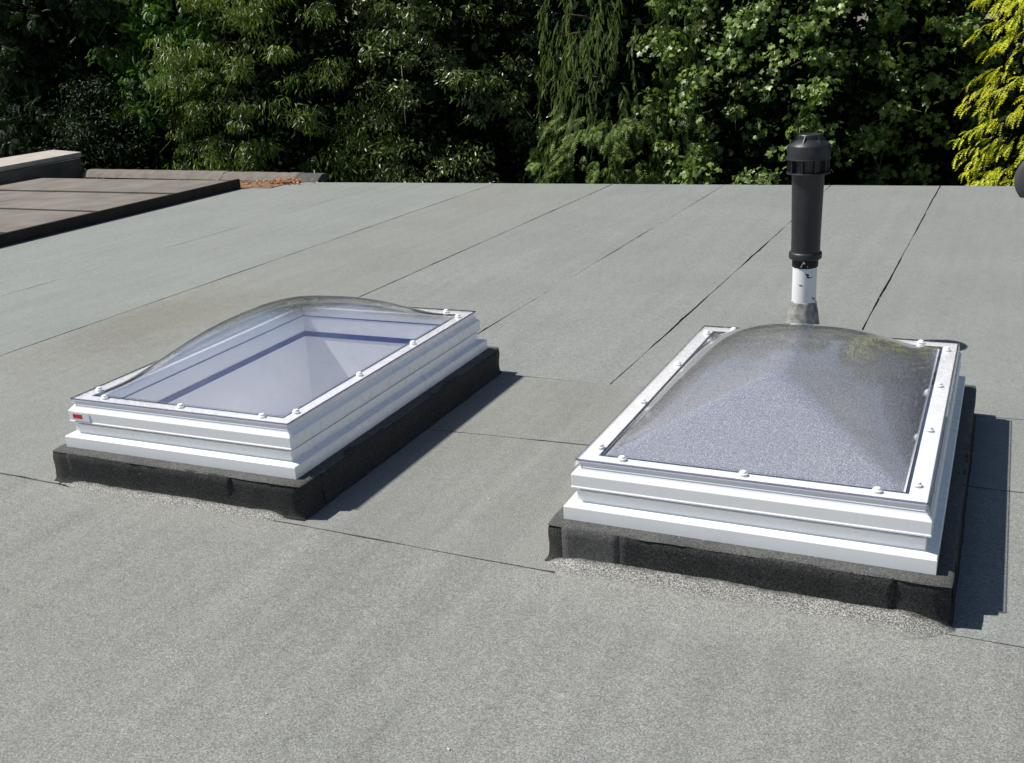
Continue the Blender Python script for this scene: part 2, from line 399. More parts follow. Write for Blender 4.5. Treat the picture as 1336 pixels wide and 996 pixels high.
# ---------------------------------------------------------------- neighbouring roof on the left
nb = tag(empty('neighbouring_roof', (-9.7, 8, 0)), 'brown grey panelled roof behind a dark edge board at left of felt roof', 'roof')
def inb(name, lo, hi, mat, bev=.004):
    return box(name, [lo[0]+9.7, lo[1]-8, lo[2]], [hi[0]+9.7, hi[1]-8, hi[2]], M[mat], nb, bev)
rows = [(4.2, 5.30), (5.30, 6.40), (6.40, 7.48), (7.48, 8.55), (8.55, 9.52)]
for k, (y0, y1) in enumerate(rows):
    for x0, x1 in ((-13.6, -11.72), (-11.72, -9.98), (-9.98, -8.16)):
        inset = .0
        xs = .05*random.uniform(-1, 1)
        vs = []
        zt0 = .102+random.uniform(0, .003); zt1 = .088+random.uniform(-.001, .003)    # each panel rises to its far lip, then steps down
        pts = [(x0+.006, y0+.010, zt0), (x1-.006, y0+.010, zt0), (x1-.006, y1-.014, zt1), (x0+.006, y1-.014, zt1)]
        vs = [(x+9.7, y-8, .05) for x, y, z in pts]+[(x+9.7, y-8, z) for x, y, z in pts]
        o = mesh('roof_panel', vs, [(0,3,2,1),(4,5,6,7),(0,1,5,4),(1,2,6,5),(2,3,7,6),(3,0,4,7)], M['slab'], nb); bevel(o, .003)
inb('panel_base', (-13.6, 4.2, .0), (-8.2, 9.5, .049), 'board_dark', 0)
inb('edge_board', (-8.158, 4.2, -.005), (-8.118, 9.535, .108), 'board_dark')
inb('end_board', (-8.9, 9.56, -.02), (-7.72, 10.0, .006), 'rust_wood')
inb('under_wall', (-13.6, 4.2, -3), (-8.3, 9.5, -.002), 'brick', 0)
# upstand along the back
up_ = tag(empty('back_upstand', (-9.3, 10.2, 0)), 'low pale grey felt upstand along the back edge of the panelled roof', 'upstand')
def sweep(name, a, b, mat, parent, hgt, x_end_round=False):
    a = np.array(a, float); b = np.array(b, float); n = 24; vs = []; fs = []
    d = (b-a); d /= np.linalg.norm(d); nn = np.array([-d[1], d[0]])
    prof = [(0, 0), (.05, .55), (.10, .95), (.12, 1), (.20, 1), (.21, .0)]
    for i in range(n+1):
        p = a+(b-a)*i/n
        for o_, z in prof:
            q = p+nn*(o_+random.uniform(-.004, .004)); vs.append((q[0]+9.3, q[1]-10.2, z*hgt+random.uniform(-.002, .002)*(z > 0)))
    m_ = len(prof)
    for i in range(n):
        for k in range(m_): fs.append((i*m_+k, (i+1)*m_+k, (i+1)*m_+(k+1) % m_, i*m_+(k+1) % m_))
    fs += [tuple(range(m_)), tuple(n*m_+k for k in range(m_))]
    return mesh(name, vs, fs, mat, parent)
sweep('upstand_length', (-11.35, 10.18), (-8.92, 10.10), M['upstand'], up_, .080)
sweep('upstand_length', (-8.91, 10.10), (-7.78, 10.05), M['upstand'], up_, .076)
sweep('upstand_length', (-7.775, 10.05), (-7.42, 10.04), M['felt_patch'], up_, .074)
# parapet with coping
pa = tag(empty('parapet', (-11.8, 8, 0)), 'dark low parapet wall capped with a pale stone coping at far left', 'parapet')
prism('wall', [(x+11.8, y-8) for x, y in [(-11.0, 4), (-11.42, 10.3), (-12.2, 10.55), (-12.2, 4)]], -3, .235, M['wall_dark'], pa)
for (ya, yb) in ((4.0, 7.2), (7.205, 10.4)):
    f = lambda y: -10.92-(y-4)*.09
    prism('coping_stone', [(x+11.8, y-8) for x, y in [(f(ya), ya), (f(yb), yb), (-12.3, yb+(.25 if yb > 10 else 0)), (-12.3, ya)]], .238, .302, M['coping'], pa, .006)
# leaf litter
def litter():
    n = 150; V = []; F = []
    for i in range(n):
        if i < 95: x = random.gauss(-7.72, .17); y = 9.93+random.uniform(-.13, .06); z = .012+random.uniform(0, .03)
        else: x = random.uniform(-8.9, -7.7); y = random.uniform(9.58, 10.0); z = .012
        s = random.uniform(.018, .036); a = random.uniform(0, 6.28); t = random.uniform(-.6, .6)
        ca, sa = math.cos(a), math.sin(a); b = len(V)
        for u, v_, k in ((-1, 0, 0), (0, -.5, .3), (1, 0, 0), (0, .5, .3)):
            V.append((x+s*(u*ca-v_*sa), y+s*(u*sa+v_*ca), z+s*(k+u*t*.5)+.004))
        F += [(b, b+1, b+2), (b, b+2, b+3)]
    return mesh('leaf_litter', V, F, plain('dead_leaf', (.50, .20, .08), .7, .3, var=.4, vscale=40))
tag(litter(), 'orange brown dead leaves heaped where the felt roof meets the back upstand', 'leaves', kind='stuff')

def chips():
    V = []; F = []
    for i in range(70):
        x = random.uniform(-6, 1.5); y = random.uniform(1.5, 9.5) if i % 3 else random.uniform(3, 5.5)
        if any(abs(x-c[0][0]) < .66 and abs(y-c[0][1]) < .92 for c in SK.values()): continue
        sz = random.uniform(.003, .009); a0 = random.uniform(0, 6); b = len(V); k = random.choice((4, 5, 6))
        for j in range(k): a = a0+6.283*j/k; r = sz*random.uniform(.5, 1.1); V.append((x+r*math.cos(a), y+r*.7*math.sin(a), .0015))
        V.append((x, y, .0015+sz*.45)); F += [(b+j, b+(j+1) % k, b+k) for j in range(k)]
    return mesh('grit', V, F, plain('grit', (.55, .53, .48), .8, .2, var=.4, vscale=3))
tag(chips(), 'tiny pale grit and stone chips scattered over the felt roof', 'grit', kind='stuff')

# ---------------------------------------------------------------- skylights
def kerb_mesh(name, prof, x0, x1, y0, y1, mat, parent, step=.022, seed=0, amp=.0011, sides=None, lift=0.0, taper=0.0):
    """felt dressed over an upstand: swept round with rounded corners and hand-dressed unevenness"""
    r_ = np.random.default_rng(seed); ph = r_.uniform(0, 9, 8)
    path = []                                        # (x, y, nx, ny, s)
    def seg(a, b, n_):
        a = np.array(a); b = np.array(b); k = max(2, int(np.linalg.norm(b-a)/step))
        for q in range(k+1): path.append((*(a+(b-a)*q/k), *n_))
    cs = [(x0, y0), (x1, y0), (x1, y1), (x0, y1)]; ns = [(0, -1), (1, 0), (0, 1), (-1, 0)]
    if sides is None:
        for i in range(4):
            seg(cs[i], cs[(i+1) % 4], ns[i])
            n0 = ns[i]; n1 = ns[(i+1) % 4]
            for t in (.25, .5, .75):
                v = np.array(n0)*math.cos(t*math.pi/2)+np.array(n1)*math.sin(t*math.pi/2)
                k = (1, 1.08, 1.36, 1.08)[int(round(t*4))]        # corners dressed nearly square
                path.append((*cs[(i+1) % 4], *(v*k)))
    else:
        seg(*sides)
    vs = []; fs = []; n = len(path); m_ = len(prof); s = 0; prev = None
    for x, y, nx, ny in path:
        if prev is not None: s += math.hypot(x-prev[0], y-prev[1])
        prev = (x, y)
        for k, (o_, z) in enumerate(prof):
            wv = amp*(math.sin(s*9+ph[0]+z*20)+.7*math.sin(s*23+ph[1]+z*35)+.5*math.sin(s*57+ph[2]))
            wz = amp*.55*(math.sin(s*7+ph[3])+.6*math.sin(s*31+ph[4]))
            if k == 0: wv = wz = 0
            if taper:
                e_ = min(1, max(.05, min(abs(x-path[0][0]), abs(x-path[-1][0]))/taper))**.6; o_ = prof[0][0]+(o_-prof[0][0])*e_; z = z*e_-.004*(1-e_)
            oo = o_+lift+wv+r_.uniform(-1, 1)*.0007; zz = z+(lift if z > .1 else 0)+(wz if z > .02 else 0)+r_.uniform(-1, 1)*.0006
            vs.append((x+nx*oo, y+ny*oo, zz))
    cl = sides is None
    for i in range(n if cl else n-1):
        j = (i+1) % n
        for k in range(m_-1): fs.append((i*m_+k, j*m_+k, j*m_+k+1, i*m_+k+1))
    o = mesh(name, vs, fs, mat, parent, True)
    return o

KP = [(.020, .1275), (.060, .1285), (.076, .1262), (.0825, .119), (.084, .095), (.082, .060), (.083, .030), (.0845, .014), (.088, .006), (.093, .002), (.094, -.004)]
def dome_mesh(name, a, b, rise, mat, parent, z0, power=2.5, pyramid=False, n=46, thick=.0):
    vs = []; fs = []
    for j in range(n+1):
        for i in range(n+1):
            # denser towards the rim
            u = math.sin((i/n*2-1)*math.pi/2*.97)/math.sin(math.pi/2*.97); v = math.sin((j/n*2-1)*math.pi/2*.97)/math.sin(math.pi/2*.97)
            x, y = a*u, b*v
            if pyramid:
                d1 = a-abs(x); d2 = (b-abs(y))
                k = .006; d = -k*math.log(math.exp(-d1/k)+math.exp(-d2/k)) if min(d1, d2) < 8*k or abs(d1-d2) < 8*k else min(d1, d2)
                d = max(0, d+k*math.log(2)*0); t = min(1, d/a)
                g = 1-(1-t)**1.06; g = max(0, g)
            else:
                g = max(0, (1-abs(u)**2.9)*(1-abs(v)**2.5))**1.02
            vs.append((x, y, z0+rise*g))
    for j in range(n):
        for i in range(n):
            q = j*(n+1)+i; fs.append((q, q+1, q+n+2, q+n+1))
    o = mesh(name, vs, fs, mat, parent, True)
    if thick:
        s = o.modifiers.new('solid', 'SOLIDIFY'); s.thickness = thick; s.offset = -1
    return o

capm = None
def screw_cap(root, x, y, z):
    global capm
    if capm is None:
        o = lathe('screw_cap', [(.0135, 0), (.0140, .0025), (.0125, .004), (.0110, .0045), (.0108, .0065), (.0092, .0092), (.0052, .0108), (.0001, .0112)], M['cap'], root, 20)
        capm = o.data
    else: o = link('screw_cap', capm, None, root)
    o.location = (x, y, z); o.rotation_euler = (random.uniform(-.05, .05), random.uniform(-.05, .05), random.uniform(0, 6))

def skylight(key, label, seed, textured):
    (cx, cy), rz = SK[key]
    r = tag(empty('dome_skylight', (cx, cy, 0), rz), label, 'skylight', 'dome skylights on the felt roof')
    # felt dressed kerb; profile outsets are measured from the flange rectangle
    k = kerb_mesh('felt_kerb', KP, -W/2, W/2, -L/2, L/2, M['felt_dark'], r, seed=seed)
    kerb = k
    # inner kerb wall, closing the opening
    # felt kerb pieces lapped over the front
    if key == 'B':
        patches = [((-W/2-.03, -W/2+.16), 'felt_patch', .0028), ((-W/2+.16, W/2-.06), 'felt_dark', .0018)]
    else:
        patches = [((-W/2+.0, W/2-.22), 'felt_dark', .0016)]
    for (xa, xb), mt, lf in patches:
        p_ = kerb_mesh('felt_strip', [(.034, .1276)]+[(a_, z_) for a_, z_ in KP[1:-2]], 0, 0, 0, 0, M[mt], kerb, seed=seed+3, sides=((xa, -L/2), (xb, -L/2), (0, -1)), lift=lf)
        s = p_.modifiers.new('solid', 'SOLIDIFY'); s.thickness = .002; s.offset = -1
    if key == 'B': FP, xa_, xb_ = [(.080, .034), (.090, .026), (.105, .017), (.128, .009), (.150, .0045), (.172, .0018), (.176, -.003)], -W/2-.095, W/2+.10
    else: FP, xa_, xb_ = [(.080, .020), (.088, .014), (.098, .008), (.108, .004), (.120, .0015), (.124, -.003)], -W/2-.06, W/2+.06
    kerb_mesh('granule_fillet', FP, 0, 0, 0, 0, M['granules'], kerb, seed=seed+7, sides=((xa_, -L/2), (xb_, -L/2), (0, -1)), amp=.0014, taper=.12)
    cap_ = kerb_mesh('lit_felt_ledge', [(.030, .1284), (.050, .1296), (.066, .1290), (.0755, .1262), (.0800, .1210)], -W/2, W/2, -L/2, L/2, M['felt_patch'], kerb, seed=seed+9, lift=.0030, amp=.0014)  # lighter felt paints the ledge as sunlit against the shaded face
    # right-hand strip lap
    p_ = kerb_mesh('felt_strip', [(.034, .1276)]+[(a_, z_) for a_, z_ in KP[1:-2]], 0, 0, 0, 0, M['felt_dark'], kerb, seed=seed+5, sides=((W/2, -L/2+.05), (W/2, L/2-.35), (1, 0)), lift=.0022)
    s = p_.modifiers.new('solid', 'SOLIDIFY'); s.thickness = .002; s.offset = -1
    # base frame: box section with the sloping ledge and recessed neck
    ring('base_frame', [(-.06, .129), (.0385, .129), (.040, .133), (.0400, .1755), (.0375, .1785), (.0090, .1835), (.0062, .1870), (.0062, .2210), (-.06, .2210)], W, L, M['upvc'], r)
    ring('joint_seal', [(-.05, .2215), (-.0030, .2215), (-.0030, .2350), (-.05, .2350)], W, L, M['slot_grey'], r, bev=0)
    ring('upper_frame', [(-.055, .2355), (.0160, .2320), (.0195, .2330), (.0195, .2385), (.0175, .2400), (.0185, .2780), (.0165, .2815), (.0005, .2985), (-.002, .3010), (-.002, .3150), (.0010, .3165), (.0010, .3235), (-.0500, .3235), (-.0500, .3180), (-.0550, .3175)], W, L, M['upvc'], r)
    # clear flange over the white rail, its rim and skirt
    rail = ring('clear_flange', [(-.062, .3262), (.002, .3262), (.0035, .3247), (.0070, .3020), (.0100, .3020), (.0062, .3262), (.0045, .3284), (-.062, .3284)], W, L, M['acrylic_flange'], r, bev=0)
    ring('flange_edge', [(.0052, .3236), (.0072, .3236), (.0060, .3280), (.0042, .3288)], W, L, M['acrylic_edge'], r, bev=0)
    ring('flange_gasket', [(-.0600, .3150), (-.0505, .3185), (-.0505, .3215), (-.0600, .3225)], W, L, M['gasket'], r, bev=0)
    # corner welds on the frame
    # well lining
    lin = ring('well_lining', [(-.0752, .3150), (-.0752, -.98), (-.0900, -.98), (-.0900, .3150)][::-1] if False else [(-.0610, .3160), (-.0760, .3140), (-.0760, -.98), (-.0610, -.98)], W, L, M['lining'], r, bev=0)
    box('added_floor', (-W/2+.0765, -L/2+.0765, -.98), (W/2-.0765, L/2-.0765, -.97), M['lining'], r)  # unseen floor added to close the well and keep it pale
    ring('upper_gasket', [(-.0762, .2740), (-.0775, .2740), (-.0775, .2680), (-.0762, .2680)], W, L, M['gasket_blue'], r, bev=0)
    ring('lower_gasket', [(-.0762, .1900), (-.0790, .1900), (-.0790, .1640), (-.0762, .1640)], W, L, M['gasket_blue'], r, bev=0)
    # domes
    a, b = W/2-.062, L/2-.062
    if textured:
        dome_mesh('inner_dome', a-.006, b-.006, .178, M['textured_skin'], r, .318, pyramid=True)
    else:
        dome_mesh('inner_dome', a-.006, b-.006, .165, M['acrylic_inner'], r, .318, thick=.003)
    dome_mesh('acrylic_dome', a, b, .194, M['acrylic'], r, .3270, thick=.003)
    z = .3285
    for x in (-.375, 0, .375):
        screw_cap(r, x, -L/2+.034, z); screw_cap(r, x, L/2-.034, z)
    for y in (-.655, -.22, .22, .655):
        screw_cap(r, -W/2+.034, y, z); screw_cap(r, W/2-.034, y, z)
    return r
sa = skylight('A', 'left skylight, clear dome over a white frame, red label at its corner', 3, False)
sb = skylight('B', 'right skylight with glittering textured inner dome, in front of the vent pipe', 11, True)
# sticker on the left skylight's frame: sits on the bevel/face at the front-left corner
ang = math.atan2(.017, .016)
st = box('sticker', (-W/2+.005, -L/2-.0210, .2420), (-W/2+.090, -L/2-.0196, .2760), M['paper'], sa)
box('red_print', (-.034, -.0010, -.0085), (.014, -.0002, .0085), M['red'], st).location = (-W/2+.040, -L/2-.0205, .2600)
# keep the print just proud of the sticker

# ---------------------------------------------------------------- vent pipe
vp = tag(empty('vent_pipe', (-.940, 5.15, -.065)), 'black capped vent pipe on a white stub rising behind the right skylight', 'vent pipe')
vp.scale = (1.04, 1.04, 1.04)
lathe('lead_collar', [(.150, .060), (.130, .066), (.100, .075), (.090, .10), (.080, .16), (.068, .24), (.0595, .280), (.0585, .288), (.0565, .290)], M['lead'], vp, 40, .06)
lathe('felt_base', [(.21, .060), (.205, .0655), (.12, .069)], M['felt_patch'], vp, 36, .06)
lathe('white_pipe', [(.0562, .2), (.0562, .50)], M['pipe_paint'], vp, 48)
lathe('tape_wrap', [(.0572, .456), (.0600, .460), (.0602, .478), (.060, .502), (.057, .503)], M['tape'], vp, 40, .04)
lathe('pipe_clamp', [(.0600, .494), (.0715, .496), (.0755, .500), (.0755, .523), (.0730, .527), (.0670, .530), (.0665, .541)], M['black_pvc'], vp, 48)
lathe('black_sleeve', [(.0665, .535), (.0665, .6), (.0728, .895), (.0728, .965)], M['black_pvc'], vp, 56)
cw = lathe('cowl', [(.0710, .956), (.094, .958), (.0965, .961), (.0965, 1.018), (.0930, 1.024), (.0590, 1.046), (.0545, 1.048), (.0535, 1.066), (.0510, 1.069), (.0460, 1.066), (.0001, 1.064)], M['black_pvc'], vp, 56)
lathe('cowl_ring', [(.0710, .894), (.0970, .894), (.0985, .897), (.0970, .9005), (.0710, .9020)], M['black_pvc'], vp, 56)
lathe('cowl_lip', [(.0960, .9585), (.0995, .9585), (.0995, .9625), (.0968, .9640)], M['black_pvc'], vp, 56)
for k in range(10):
    a = 2*math.pi*k/10+.2
    o = box('vane', (.0700, -.002, .9015), (.0940, .002, .957), M['black_pvc'], vp); o.rotation_euler = (0, 0, a)
for k in range(6):
    a = 2*math.pi*k/6+.35
    vs = [(.053, -.002, 1.044), (.089, -.002, 1.026), (.053, -.002, 1.068), (.053, .002, 1.044), (.089, .002, 1.026), (.053, .002, 1.068)]
    o = mesh('cowl_rib', vs, [(0, 1, 2), (3, 5, 4), (0, 3, 4, 1), (1, 4, 5, 2), (2, 5, 3, 0)], M['black_pvc'], vp); o.rotation_euler = (0, 0, a)
# torn white patch at the clamp (painted triangle on the tape)
mesh('tape_tear', [(.0618*math.cos(t), .0618*math.sin(t), z) for t, z in ((-1.75, .464), (-1.35, .462), (-1.15, .466), (-1.50, .493))], [(0, 1, 2, 3)], M['pipe_paint'], vp)

# ---------------------------------------------------------------- satellite dish at the right frame edge
ds = tag(empty('satellite_dish', (.14, 9.75, 0)), 'dark grey round dish cut off by the right edge of the photo', 'satellite dish')
n = 48; Rd = .228; vs = [(0, 0, 0)]; fs = []
for j in range(1, 7):
    rr = Rd*j/6
    for k in range(n): a = 2*math.pi*k/n; vs.append((rr*math.cos(a), .055*(j/6)**2, rr*math.sin(a)))
for k in range(n): fs.append((0, 1+k, 1+(k+1) % n))
for j in range(5):
    for k in range(n): q = 1+j*n; fs.append((q+k, q+(k+1) % n, q+n+(k+1) % n, q+n+k))
dd = mesh('dish', vs, fs, M['dish'], ds, True); s = dd.modifiers.new('solid', 'SOLIDIFY'); s.thickness = .006
dd.location = (0, -.06, .135+.02); dd.rotation_euler = (0, 0, R(3))
lathe('mast', [(.02, 0), (.02, .26)], M['galv'], ds, 20)
box('foot_plate', (-.09, -.09, 0), (.09, .09, .008), M['galv'], ds, .002)
lathe('hub', [(.045, -.02), (.045, .01)], M['galv'], ds, 20).location = (0, -.03, .155)
ds.children[-1].rotation_euler = (R(90), 0, 0)

# ---------------------------------------------------------------- trees
def T_lance(l=.085, wd=.020):
    V = np.array([(0, 0, 0), (-wd/2, l*.35, .003), (wd/2, l*.35, .003), (0, l*.4, -.003), (-wd*.35, l*.72, -.002), (wd*.35, l*.72, -.002), (0, l, -.012)])
    F = np.array([(0, 3, 1), (0, 2, 3), (1, 3, 4), (3, 2, 5), (3, 6, 4), (3, 5, 6)])
    return V, F
def T_oval(l=.045, wd=.030):
    V = np.array([(0, 0, 0), (-wd/2, l*.5, .004), (wd/2, l*.5, .004), (0, l, -.003)]); return V, np.array([(0, 2, 1), (1, 2, 3)])
def T_maple(s=.11):
    ang = [(-155, .34), (-120, .66), (-96, .50), (-60, .90), (-32, .60), (0, 1.0), (32, .60), (60, .90), (96, .50), (120, .66), (155, .34)]
    V = [(0, 0, 0)]
    for a, r in ang:
        a = R(a); V.append((r*s*.6*math.sin(a), r*s*.6*math.cos(a), -abs(math.sin(a))*s*.10*r-.06*s*(r > .6)))
    F = [(0, i+1, i) for i in range(1, len(ang))]
    return np.array(V), np.array(F)
def T_frond(l=.22, k=7, wd=.10, droop=.06):
    """flat scale-leaved spray: narrow pinnae on a drooping rib"""
    V = []; F = []
    for i in range(k):
        t = i/(k-1); y = l*(.08+.80*t); z = -droop*t*t; ll = wd*(.55+.6*math.sin(math.pi*(t*.8+.15)))*.75
        for sgn in (-1, 1):
            b = len(V); V += [(0, y, z), (sgn*ll*.5, y+ll*.40-.006, z+.004-ll*.1), (sgn*ll, y+ll*.65, z-ll*.35), (sgn*ll*.45, y+ll*.65+.012, z-.002)]
            F += [(b, b+1, b+3), (b+1, b+2, b+3)]
    b = len(V); V += [(-.008, l*.8, -droop*.7), (.008, l*.8, -droop*.7), (0, l*1.12, -droop*1.35)]; F.append((b, b+1, b+2))
    return np.array(V), np.array(F)

def place(T, P, tip, nrm, scale):
    """instance a template at points P with tip direction and face normal"""
    V, F = T; N = len(P)
    tip = tip/np.linalg.norm(tip, axis=1, keepdims=True)
    x = np.cross(tip, nrm); x /= np.linalg.norm(x, axis=1, keepdims=True)+1e-9
    z = np.cross(x, tip)
    VV = P[:, None, :]+scale[:, None, None]*(V[None, :, 0:1]*x[:, None, :]+V[None, :, 1:2]*tip[:, None, :]+V[None, :, 2:3]*z[:, None, :])
    FF = F[None]+(np.arange(N)*len(V))[:, None, None]
    return VV.reshape(-1, 3), FF.reshape(-1, F.shape[1])
def unit(v): return v/(np.linalg.norm(v, axis=-1, keepdims=True)+1e-9)
SUNV = np.array(SUN)
def crown_points(c, rad, nclump, per, csize, zlo=-2.6, front=.75, flat=.6):
    """clumps on the crown's shell; leaves on the upper and outer side of each clump"""
    c = np.array(c, float); rad = np.array(rad, float)
    d = unit(rng.normal(size=(nclump*4, 3)))
    keep = (d[:, 1] < .25) | (rng.random(len(d)) > front); d = d[keep][:nclump]
    P = c+d*rad*rng.uniform(.70, 1.06, (len(d), 1))
    P += rng.normal(0, .12, P.shape)
    P = P[P[:, 2] > zlo]
    cs = csize*rng.uniform(.55, 1.35, len(P))
    Q = np.repeat(P, per, 0); out = unit(np.repeat((P-c)/rad, per, 0)); S_ = np.repeat(cs, per)[:, None]
    e = unit(rng.normal(size=Q.shape)); rr = rng.random((len(Q), 1))**.45
    e[:, 2] *= flat
    pos = Q+e*rr*S_
    pos[:, 2] -= .25*(rr[:, 0]*S_[:, 0])**2*2
    return pos, out, unit(e), np.repeat(np.arange(len(P)), per), P
def tube(pts, radii, seg=6):
    V = []; F = []
    pts = [Vector(p) for p in pts]
    for i, p in enumerate(pts):
        d = (pts[min(i+1, len(pts)-1)]-pts[max(i-1, 0)]).normalized(); a = d.orthogonal().normalized(); b = d.cross(a)
        for k in range(seg):
            t = 2*math.pi*k/seg; V.append(p+(a*math.cos(t)+b*math.sin(t))*radii[i])
    for i in range(len(pts)-1):
        for k in range(seg): F.append((i*seg+k, i*seg+(k+1) % seg, (i+1)*seg+(k+1) % seg, (i+1)*seg+k))
    return V, F
def limb(root, base, tip, r0, r1, name='limb', mat=None, seg=7, sag=.15):
    base = np.array(base, float); tip = np.array(tip, float); pts = []; rr = []
    for i in range(7):
        t = i/6; p = base+(tip-base)*t+np.array([random.uniform(-.06, .06), random.uniform(-.06, .06), sag*math.sin(math.pi*t)]); pts.append(p-np.array(root.location)); rr.append(r0+(r1-r0)*t)
    V, F = tube(pts, rr, seg); return mesh(name, V, F, mat or M['bark'], root, True)
def skeleton(root, c, rad, r0=.13, nl=7):
    x, y, z = root.location
    limb(root, (x, y, z-.02), (c[0], c[1], c[2]+rad[2]*.6), r0, r0*.3, 'trunk', sag=0)
    for i in range(nl):
        a = random.uniform(0, 6.28); t = random.uniform(.25, .9); zz = z+(c[2]+rad[2]*.5-z)*t
        e = (c[0]+rad[0]*.8*math.cos(a), c[1]-abs(rad[1]*.75*math.sin(a)), min(zz+random.uniform(.2, .9), c[2]+rad[2]*.8))
        limb(root, (x, y, zz), e, r0*.4, r0*.08)
def twigs(root, P, c, n, ln=.55, mat=None):
    V = []; F = []
    idx = rng.choice(len(P), min(n, len(P)), replace=False)
    for i in idx:
        p = P[i]; d = unit(p-np.array(c)); d = unit(d*.6+rng.normal(0, .45, 3)+np.array([0, -.2, -.1])); l = ln*random.uniform(.5, 1.3)
        pts = [p-d*l*.5, p+rng.normal(0, .02, 3), p+d*l*.4+np.array([0, 0, -.03]), p+d*l*.8+np.array([0, 0, -.12*l-.03])]
        v, f = tube([q-np.array(root.location) for q in pts], [.006, .005, .0035, .0015], 4); b = len(V)
        V += v; F += [tuple(q+b for q in ff) for ff in f]
    o = mesh('twigs', V, F, mat or M['twig'], root); o['kind'] = 'stuff'; return o
def foliage(root, name, sets, mat):
    Vs = []; Fs = []; off = 0
    for V, F in sets: Vs.append(V-np.array(root.location)); Fs.append(F+off); off += len(V)
    ks = sorted({f.shape[1] for f in Fs})
    o = fastmesh(name, np.concatenate(Vs), [np.concatenate([f for f in Fs if f.shape[1] == k]) for k in ks], mat, root)
    o['kind'] = 'stuff'; return o
def droopdir(n, out, droop=.8, spread=.6):
    return unit(out*.4+rng.normal(0, spread, (n, 3))+np.array([0, -.1, -droop]))
def nrmdir(n, out, upw=.6, spread=.45):
    return unit(out*.45+rng.normal(0, spread, (n, 3))+np.array([-.30, -.30, upw]))

LM = dict(
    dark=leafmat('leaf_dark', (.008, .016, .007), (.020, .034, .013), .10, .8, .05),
    lance=leafmat('leaf_lance', (.038, .085, .016), (.200, .270, .058), .28, .40, .4),
    lance2=leafmat('leaf_lance_dark', (.032, .066, .018), (.165, .215, .062), .25, .32, .5),
    fine=leafmat('leaf_fine', (.035, .090, .016), (.140, .280, .045), .28, .45, .35),
    gloom=leafmat('leaf_gloom', (.012, .028, .010), (.040, .072, .024), .15, .5, .2),
    cypress=leafmat('leaf_cypress', (.050, .095, .020), (.190, .270, .062), .2, .55, .3),
    maple=leafmat('leaf_maple', (.050, .105, .022), (.290, .400, .110), .30, .40, .45),
    gold=leafmat('leaf_gold', (.20, .25, .012), (.66, .66, .03), .25, .5, .3),
    bay=leafmat('leaf_bay', (.012, .035, .012), (.060, .105, .034), .12, .28, .5))

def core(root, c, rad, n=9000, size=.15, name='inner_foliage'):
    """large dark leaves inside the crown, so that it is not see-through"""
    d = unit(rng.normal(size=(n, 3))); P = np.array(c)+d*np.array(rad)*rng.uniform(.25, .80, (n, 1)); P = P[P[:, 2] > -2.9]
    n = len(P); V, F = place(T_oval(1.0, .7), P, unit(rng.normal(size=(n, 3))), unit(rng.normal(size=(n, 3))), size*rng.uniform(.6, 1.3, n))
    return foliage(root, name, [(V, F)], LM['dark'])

def leafy(name, label, cat, x, y, c, rad, T, mat, nclump, per, csize, droop=.7, up_=.5, sc=(.7, 1.25), group=None, tw=60, nl=6, zlo=-1.6, flat=.6, spread=.6, r0=.12):
    root = tag(empty(name, (x, y, -3)), label, cat, group)
    skeleton(root, c, rad, r0, nl)
    pos, out, e, cid, P = crown_points(c, rad, nclump, per, csize, zlo=zlo, flat=flat)
    n = len(pos); k = rng.uniform(*sc, n)
    V, F = place(T, pos, droopdir(n, e, droop, spread), nrmdir(n, e, up_), k)
    foliage(root, 'foliage', [(V, F)], mat)
    if tw: twigs(root, P, c, tw)
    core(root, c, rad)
    return root, P

G = 'trees beyond the back edge of the roof'
r_, P_ = leafy('dark_conifer', 'very dark conifer behind the parapet at far left of the tree line', 'tree', -16.4, 14.6, (-16.4, 14.9, .8), (2.2, 1.8, 5.0), T_frond(.20, 6, .09), LM['gloom'], 260, 30, .42, .5, .6, group=G, tw=20)
r_, P_ = leafy('dark_shrub', 'almost black leafy shrub growing behind the parapet and its pale coping', 'shrub', -14.3, 13.7, (-14.3, 13.9, -.8), (1.7, 1.2, 2.3), T_lance(.07, .022), LM['gloom'], 220, 60, .34, .5, .6, group=G, tw=20)
r_, P_ = leafy('feathery_tree', 'feathery bright green tree just left of the drooping narrow leaved tree', 'tree', -13.3, 15.0, (-13.3, 15.2, .9), (1.6, 1.5, 3.0), T_frond(.14, 6, .065), LM['fine'], 230, 50, .30, .5, .7, group=G, tw=40)
r_, P_ = leafy('narrow_leaved_tree', 'drooping narrow leaved tree with pale twigs, left of centre', 'tree', -10.7, 14.2, (-10.7, 14.5, .2), (2.3, 1.9, 3.9), T_lance(.110, .022), LM['lance'], 340, 125, .30, 1.1, .35, group=G, tw=190, flat=.5)
r_, P_ = leafy('glossy_leaved_tree', 'dark glossy small leaved tree between the narrow leaved tree and weeping cypress', 'tree', -8.0, 14.6, (-7.9, 14.8, .1), (1.7, 1.7, 3.9), T_lance(.09, .030), LM['lance2'], 330, 95, .27, .7, .4, group=G, tw=120, flat=.5)
r_, P_ = leafy('laurel_shrub', 'dark laurel shrub in the deep shade left of the weeping cypress', 'shrub', -6.4, 14.9, (-6.3, 15.2, .2), (1.3, 1.1, 3.4), T_lance(.08, .034), LM['bay'], 190, 50, .28, .5, .6, group=G, tw=20)
